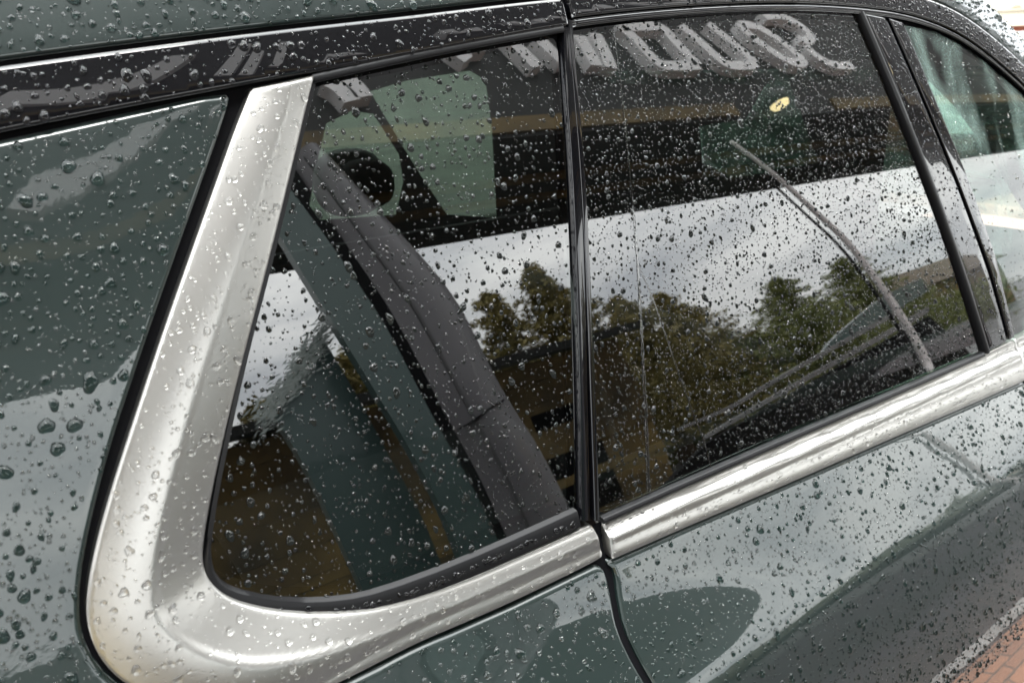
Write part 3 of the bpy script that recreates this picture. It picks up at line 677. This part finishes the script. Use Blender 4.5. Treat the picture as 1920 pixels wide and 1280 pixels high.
curved('seam', [(866, 806), (890, 792), (920, 770), (950, 752)], [(866, 802), (890, 788), (920, 766), (950, 748)], 'black_matte', .02, y=YN+.052)
wv = []; wf = []  # loose pale flakes hung in mid-air, added to imitate a wispy smear
for q in range(900):
    a_ = rng.random(); c = mirror(490+a_*135+rng.normal(0, 10), 790-a_*185+rng.normal(0, 16), YN-.13); d_ = np.array((1.0, 0, .55))+rng.normal(0, .35, 3); d_ /= np.linalg.norm(d_); e_ = np.cross(d_, (0, 1.0, 0))+rng.normal(0, .2, 3); s_ = rng.uniform(.006, .022)
    i0 = len(wv); wv += [c-d_*s_, c+e_*s_*.16, c+d_*s_, c-e_*s_*.16]; wf.append((i0, i0+1, i0+2, i0+3))
tag(link('pale_wisps', mesh('pale_wisps', wv, wf, False), 'wisp'), 'pale wisps added above the green pillar as a smear, mirrored in the quarter window', 'wisps', kind='stuff')
# the curved pole mirrored across the door glass and the door skin
def pole_pts(off, y=-2.0):
    q = chaikin(np.array([mirror(u-off, v+off*.7, y)[[0, 2]] for u, v in [(1372, 264), (1450, 322), (1530, 396), (1592, 452), (1650, 530), (1700, 604), (1735, 665), (1765, 740)]]), 2, False)
    return np.stack([q[:, 0], np.full(len(q), y), q[:, 1]], 1)
pole = empty('curved_pole', (pole_pts(0)[-1][0], -2.0, 0), 'pale bent pole with a dark tube as its shaded side, mirrored as a curve across the door glass', 'pole')
child('shaft', tube('shaft', pole_pts(0), np.linspace(.012, .034, len(pole_pts(0))), 10), 'pole_grey', pole)
child('shade_tube', tube('shade_tube', pole_pts(13, -2.03), np.linspace(.006, .018, len(pole_pts(0))), 8), 'rubber', pole)  # dark tube laid along the pole to draw its shaded underside
# parked car and house low in the mirrored view, ahead of the door pillar
pk_ = empty('parked_car', (3.5, -2.6, 0), 'green parked car with pale roof bars mirrored low in the door glass', 'car'); nb_keep = nb; nb = pk_
curved('roof_bar', [(1280, 806), (1380, 764), (1440, 728), (1560, 660), (1690, 588)], [(1280, 800), (1380, 757), (1440, 720), (1560, 651), (1690, 578)], 'bar_grey', .04, y=-2.6)
curved('roof_bar', [(1330, 822), (1440, 758), (1560, 690), (1700, 612), (1745, 585)], [(1330, 814), (1440, 749), (1560, 680), (1700, 601), (1745, 574)], 'bar_grey', .04, y=-2.6)
curved('windscreen', [(1540, 668), (1600, 630), (1660, 594), (1745, 545)], [(1560, 640), (1600, 604), (1660, 556), (1730, 520)], 'van_green', .04, y=-2.75)
curved('bonnet', [(1640, 712), (1700, 690), (1760, 672), (1840, 640)], [(1660, 690), (1700, 662), (1760, 630), (1840, 590)], 'van_grey', .05, y=-2.6)
curved('side_panel', [(1200, 960), (1400, 890), (1600, 800), (1850, 690)], [(1330, 830), (1440, 766), (1560, 697), (1745, 592)], 'black_matte', .05, y=-2.65)
nb = nb_keep
hA, hB = mirror(1705, 560, -15), mirror(1815, 520, -15)
bh = empty('brown_house', (hA[0], -15, 0), 'brown house mirrored beside the door pillar', 'house')
child('wall', boxm('wall', (hA[0], -19, 0), (hB[0]+4, -15, hA[2]+.2)), 'timber', bh)
child('roof', mesh('roof', [(hA[0]-.4, -14.6, hA[2]+.2), (hB[0]+4.4, -14.6, hA[2]+.2), (hB[0]+4.4, -19.4, hA[2]+.2), (hA[0]-.4, -19.4, hA[2]+.2), (hA[0]-.4, -17, hA[2]+1.5), (hB[0]+4.4, -17, hA[2]+1.5)], [(0, 1, 5, 4), (2, 3, 4, 5), (0, 4, 3), (1, 2, 5), (3, 2, 1, 0)], False), 'bark', bh)

# ------------------------------------------------------------------ street beyond the roof, upper right
def at(u, v, dist):
    d = ray(u, v); h = math.hypot(d[0], d[1]); return CAM+d*dist/h
bd = at(1890, 60, 16.0); bl = empty('brick_house', (bd[0], bd[1], 0), 'red brick house with pale tiled roof beyond the bonnet', 'house')
dirh = np.array([ray(1890, 60)[0], ray(1890, 60)[1]]); dirh /= np.linalg.norm(dirh); side = np.array([dirh[1], -dirh[0]])
def W(a, b, z): q = bd[:2]+side*a+dirh*b; return (q[0], q[1], z)
def boxw(a0, a1, b0, b1, z0, z1):
    v = [W(a, b, z) for z in (z0, z1) for a, b in ((a0, b0), (a1, b0), (a1, b1), (a0, b1))]
    return v, [(3, 2, 1, 0), (4, 5, 6, 7), (0, 1, 5, 4), (1, 2, 6, 5), (2, 3, 7, 6), (3, 0, 4, 7)]
z_e = at(1890, 22, 16)[2]; z_w = at(1890, 50, 16)[2]
child('wall', merge('wall', [boxw(-3, 6, 0, 5, 0, z_w)]), 'brick', bl)
child('fascia_board', merge('fascia_board', [boxw(-3.3, 6.3, -.35, .0, z_w, z_e)]), 'cream_paint', bl)
rf = child('roof', merge('roof', [([W(-3.3, -.4, z_e), W(6.3, -.4, z_e), W(6.3, 4, z_e+2.2), W(-3.3, 4, z_e+2.2), W(-3.3, -.4, z_e+.06), W(6.3, -.4, z_e+.06), W(6.3, 4, z_e+2.26), W(-3.3, 4, z_e+2.26)], [(3, 2, 1, 0), (4, 5, 6, 7), (0, 1, 5, 4), (1, 2, 6, 5), (2, 3, 7, 6), (3, 0, 4, 7)])]), 'roof_tile', bl)
for k in range(24):
    a = -3.2+k*.4
    child('roof_rib', merge('roof_rib', [([W(a, -.42, z_e+.06), W(a+.12, -.42, z_e+.06), W(a+.12, 4, z_e+2.28), W(a, 4, z_e+2.28), W(a+.06, -.42, z_e+.13), W(a+.06, 4, z_e+2.36)], [(0, 1, 4), (2, 3, 5), (0, 4, 5, 3), (1, 2, 5, 4)])]), 'roof_tile', rf)
for a in (-.1, 1.6, 3.4):
    child('window', merge('window', [boxw(a, a+.8, -.04, .02, z_w-1.15, z_w-.35)]), 'dark_window', bl)
vb = at(1890, 100, 12.0); bd = vb
vn = empty('white_van', (vb[0], vb[1], 0), 'white van parked in front of the brick house', 'van')
zv = at(1890, 60, 12)[2]
child('body', merge('body', [boxw(-.9, 4.2, 0, 1.9, .35, zv)]), 'van_white', vn)
child('window', merge('window', [boxw(-.05, .5, -.02, .03, zv-.75, zv-.35)]), 'dark_window', vn)
for a in (-.2, 3.2):
    child('wheel', tube('wheel', [W(a+.3, -.03, .34), W(a+.3, .2, .34)], .34, 20), 'rubber', vn)
# ------------------------------------------------------------------ raindrops
def drop_template(seed, rings, segs):
    """bead of water: spherical cap with a wandering rim that sags downhill; last face is an opaque disc that darkens it from below"""
    r = np.random.default_rng(seed); V = []; Fc = []
    ph = r.random(3)*6.283; am = r.uniform(.03, .14, 3); el = (1.0, 1.1, 1.2, 1.35, 1.0, 1.15, 1.5, 1.8)[seed % 8]
    th = math.radians(r.uniform(58, 82))
    for k in range(rings+1):
        t = k/rings; p = th*(1-t); rr = math.sin(p)/math.sin(th); hh = (math.cos(p)-math.cos(th))/math.sin(th)
        for j in range(segs):
            a = 2*math.pi*j/segs
            o = 1+(am[0]*math.cos(2*a+ph[0])+am[1]*math.cos(3*a+ph[1])+.5*am[2]*math.cos(5*a+ph[2]))*(1-.4*t)
            V.append((math.cos(a)*rr*o*(1-.12*(math.sin(a) < 0)*abs(math.sin(a))*(el-1)), math.sin(a)*rr*o*el+.34*hh, hh))
            if k == rings: break
    for k in range(rings-1):
        for j in range(segs): Fc.append((k*segs+j, k*segs+(j+1) % segs, (k+1)*segs+(j+1) % segs, (k+1)*segs+j))
    ap = rings*segs
    for j in range(segs): Fc.append(((rings-1)*segs+j, (rings-1)*segs+(j+1) % segs, ap))
    k0 = len(V)                                                   # dark opaque disc added under the drop, hiding the mirrored sky
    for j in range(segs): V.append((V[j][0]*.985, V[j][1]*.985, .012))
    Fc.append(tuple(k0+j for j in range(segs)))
    return np.array(V), Fc
SPECS = {  # panel: density per m2, median radius, sigma, group text, closed, big radius cap
 'rear_quarter_panel': (46000, 0.00098, 0.66, 'quarter panel', 'paint', 0.0056, .020),
 'rear_door': (42000, 0.0009, 0.6, 'rear door', 'paint', 0.005, .012),
 'front_door': (16000, 0.0011, 0.5, 'front door', 'paint', 0.004, .01),
 'roof': (40000, 0.0011, 0.62, 'roof', 'paint', 0.0048, .012),
 'roof_rail_cover': (36000, 0.00105, 0.6, 'roof rail', 'black', 0.0042, .01),
 'window_trim': (40000, 0.00105, 0.6, 'satin trim', 'none', 0.0034, .006),
 'belt_trim': (46000, 0.0009, 0.58, 'belt trim', 'none', 0.003, .006),
 'quarter_window': (34000, 0.00076, 0.62, 'quarter glass', 'glass', 0.0038, .008),
 'rear_door_window': (62000, 0.0007, 0.58, 'door glass', 'glass', 0.0036, .010),
 'front_door_window': (5000, 0.0008, 0.5, 'front door glass', 'none', 0.003, .01),
 'pillar_cover': (30000, 0.0008, 0.5, 'door pillar', 'black', 0.0026, .008),
}
rg_ = np.random.default_rng(77); ALL = []
XV = [-.62, 1.25]
for key, (B, Y) in PANELS.items():
    nm = key.rstrip('0123456789')
    if nm not in SPECS: continue
    den, med, sg, txt, closed, cap, _ = SPECS[nm]
    lo, hi = B.min(0).copy(), B.max(0).copy(); lo[0] = max(lo[0], XV[0]); hi[0] = min(hi[0], XV[1]); lo[1] = max(lo[1], .55)
    if hi[0] <= lo[0]: continue
    n = int(den*(hi[0]-lo[0])*(hi[1]-lo[1])); P = rg_.uniform(lo, hi, (n, 2)); P = P[inside(P, B)]
    R_ = np.minimum(np.exp(rg_.normal(math.log(med), sg, len(P))), cap); ok = segdist(P, B) > R_*.9+.0008; P, R_ = P[ok], R_[ok]
    # thin out overlaps, largest first (cell grid)
    o = np.argsort(-R_); cell = {}; kp = []
    for i in o:
        ov_ = .78 if rg_.random() < .12 else 1.12
        cx, cz = int(P[i, 0]/.012), int(P[i, 1]/.012); good = True
        for a in (-1, 0, 1):
            for b in (-1, 0, 1):
                for j in cell.get((cx+a, cz+b), ()):
                    if (P[i, 0]-P[j, 0])**2+(P[i, 1]-P[j, 1])**2 < (ov_*(R_[i]+R_[j]))**2: good = False; break
                if not good: break
            if not good: break
        if good: cell.setdefault((cx, cz), []).append(i); kp.append(i)
    P, R_ = P[kp], R_[kp]
    y = Y(P[:, 0], P[:, 1]); N = normal(Y, P[:, 0], P[:, 1])
    for i in range(len(P)):
        c = np.array((P[i, 0], y[i], P[i, 1])); d = c-CAM; dep = d@_f
        if dep < .1: continue
        px = 960+FPX*(d@_r)/dep; py = 640-FPX*(d@_u)/dep
        if -500 < px < 2300 and -500 < py < 1800:
            vis = -40 < px < 1960 and -40 < py < 1320
            ALL.append((R_[i]/dep if vis else 0, R_[i], c, N[i], txt, closed))
ALL.sort(key=lambda t: -t[0])
# beads standing on the quarter-window seal
SEAL = resample(line([(1070, 984), (1000, 1013), (860, 1075), (720, 1128), (640, 1146), (540, 1150), (480, 1143)]), .0062, False)
for p in SEAL:
    r0 = rg_.uniform(.0018, .0036); y = float(Sg(p[0], p[1]))-.0012; n = np.array((0, -.93, .36)); c = np.array((p[0]+rg_.normal(0, .001), y, p[1]+rg_.normal(0, .0012)))
    ALL.append((r0/((c-CAM)@_f), r0, c, n, 'window seal', 'black'))
ALL.sort(key=lambda t: -t[0])
TM = [drop_template(104+k, 6, 16) for k in range(8)]; TMs = [drop_template(200+k, 4, 9) for k in range(8)]
SHAPE = ('round', 'near round', 'oval', 'long oval', 'plump round', 'slightly oval', 'teardrop', 'long running')
CM = {'paint': 1, 'glass': 2, 'black': 3}
TMm = {}
for ck in ('paint', 'glass', 'black', 'none'):
    for k in range(8):
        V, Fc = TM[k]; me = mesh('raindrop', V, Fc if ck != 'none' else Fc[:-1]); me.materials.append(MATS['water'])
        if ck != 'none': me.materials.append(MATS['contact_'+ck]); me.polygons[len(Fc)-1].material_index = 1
        TMm[(ck, k)] = me
LAND = {'trim corner': (330, 1180), 'upper trim end': (525, 160), 'mid trim': (400, 560), 'lower shut line': (1140, 1060), 'upper shut line': (1062, 20), 'pillar foot': (1850, 650), 'pillar head': (1620, 40), 'thick water trail': (1205, 700), 'mirrored lettering': (1330, 90), 'mirrored trees': (1450, 620), 'mirrored canopy edge': (1250, 370), 'green mirrored pillar': (700, 900), 'grey mirrored pillar': (860, 640), 'rounded glass corner': (450, 1090), 'green far window': (820, 280), 'roof seam': (250, 110), 'body crease': (1600, 1140), 'belt trim': (1500, 900), 'panel top corner': (400, 200), 'mirrored sky boundary': (140, 700), 'panel edge by the trim': (140, 1050), 'middle of the shut gap': (1092, 500), 'dark lens reflection': (1400, 1150), 'panel rear area': (60, 450), 'lower panel': (60, 900), 'roof rail foot': (180, 220)}
def frame(N, jit):
    z = N; dn = np.array((0, 0, -1.0)); yv = dn-(dn@z)*z; yv /= np.linalg.norm(yv); xv = np.cross(yv, z)
    c, s = math.cos(jit), math.sin(jit); return np.stack([c*xv+s*yv, -s*xv+c*yv, z], 1)
def tris(Fc): return np.array([(q[0], q[a], q[a+1]) for q in Fc for a in range(1, len(q)-1)], np.int32)
TT = {}
for nm_, T_ in (('b', TM), ('s', TMs)):
    for k in range(8):
        V, Fc = T_[k]; dome, disc = tris(Fc[:-1]), tris(Fc[-1:]); TT[nm_, k] = (V, dome, np.vstack([dome, disc]), len(disc))
SV = []; ST = []; SM = []; base_i = 0
for idx, (ps, r0, c, N, txt, ck) in enumerate(ALL):
    k = int(rg_.choice(8, p=[.2, .18, .15, .12, .14, .13, .05, .03])); Rm = frame(N, rg_.normal(0, .3)); fl = rg_.uniform(.8, 1.15); pos = c-N*.00002
    if idx < 300:
        o = bpy.data.objects.new('raindrop', TMm[(ck, k)]); C.objects.link(o); sc3 = np.array((r0, r0, r0*fl)); A = Rm*sc3
        o.matrix_world = Matrix([[*A[i], pos[i]] for i in range(3)]+[[0, 0, 0, 1]])
        d = c-CAM; px = 960+FPX*(d@_r)/(d@_f); py = 640-FPX*(d@_u)/(d@_f)
        near = min(LAND, key=lambda q: (LAND[q][0]-px)**2+(LAND[q][1]-py)**2)
        size = 'very large' if r0 > .0052 else 'large' if r0 > .004 else 'medium'
        tag(o, f'{size} {SHAPE[k]} raindrop on the {txt} near the {near}', 'raindrop', 'raindrops on the '+txt)
    else:
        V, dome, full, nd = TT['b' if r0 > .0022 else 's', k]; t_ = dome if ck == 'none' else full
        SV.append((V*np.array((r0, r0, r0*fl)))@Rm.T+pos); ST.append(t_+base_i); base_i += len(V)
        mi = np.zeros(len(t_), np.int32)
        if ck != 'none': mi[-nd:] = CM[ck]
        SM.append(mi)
Va = np.vstack(SV).astype(np.float32); Ta = np.vstack(ST); mats_i = np.concatenate(SM)
me = bpy.data.meshes.new('fine_raindrops'); me.vertices.add(len(Va)); me.vertices.foreach_set('co', Va.ravel()); me.loops.add(Ta.size); me.loops.foreach_set('vertex_index', Ta.ravel().astype(np.int32))
me.polygons.add(len(Ta)); me.polygons.foreach_set('loop_start', np.arange(0, Ta.size, 3, dtype=np.int32)); me.polygons.foreach_set('use_smooth', np.ones(len(Ta), bool)); me.update(calc_edges=True)
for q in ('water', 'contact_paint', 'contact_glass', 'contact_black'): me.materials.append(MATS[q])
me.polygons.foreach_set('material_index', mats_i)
tag(link('fine_raindrops', me), 'countless fine raindrops beaded over the whole side of the car', 'raindrops', kind='stuff')
print('drops', len(ALL), 'tris', len(Ta))

# two water trails running down the door glass
def trail(px, wd, name, label):
    p = chaikin(XZ(px, lambda x, z: Sg(x, z)+G-.001), 2, False); p = resample(p, .004, False)
    T = np.gradient(p, axis=0); T /= np.linalg.norm(T, axis=1, keepdims=True); Nn = np.stack([-T[:, 1], T[:, 0]], 1); V = []; Fc = []; K = 6; n = len(p)
    for i in range(n):
        s = i/(n-1); ww = np.interp(s, [0, .06, .8, 1], wd)*(1+.18*math.sin(i*.9)+.12*math.sin(i*2.3))
        for k in range(K+1):
            a = math.pi*k/K; q = p[i]+Nn[i]*(-math.cos(a))*ww; V.append((q[0], float(Sg(q[0], q[1]))+G-.00105-.00004-math.sin(a)*ww*.55, q[1]))
    m = K+1
    for i in range(n-1):
        for k in range(K): Fc.append((i*m+k, (i+1)*m+k, (i+1)*m+k+1, i*m+k+1))
    o = link(name, mesh(name, V, Fc), 'water'); tag(o, label, 'water trail', 'water trails on the rear door glass')
trail([(1150, 55), (1165, 170), (1180, 320), (1195, 480), (1203, 640), (1211, 790), (1216, 922)], (.0006, .0008, .0022, .0024), 'water_trail', 'thick upright water trail running down the rear door glass')
trail([(1198, 500), (1225, 560), (1255, 650), (1290, 750), (1318, 820), (1333, 874)], (.0006, .0009, .0010, .0008), 'water_trail', 'thin slanting water trail branching off down the rear door glass')
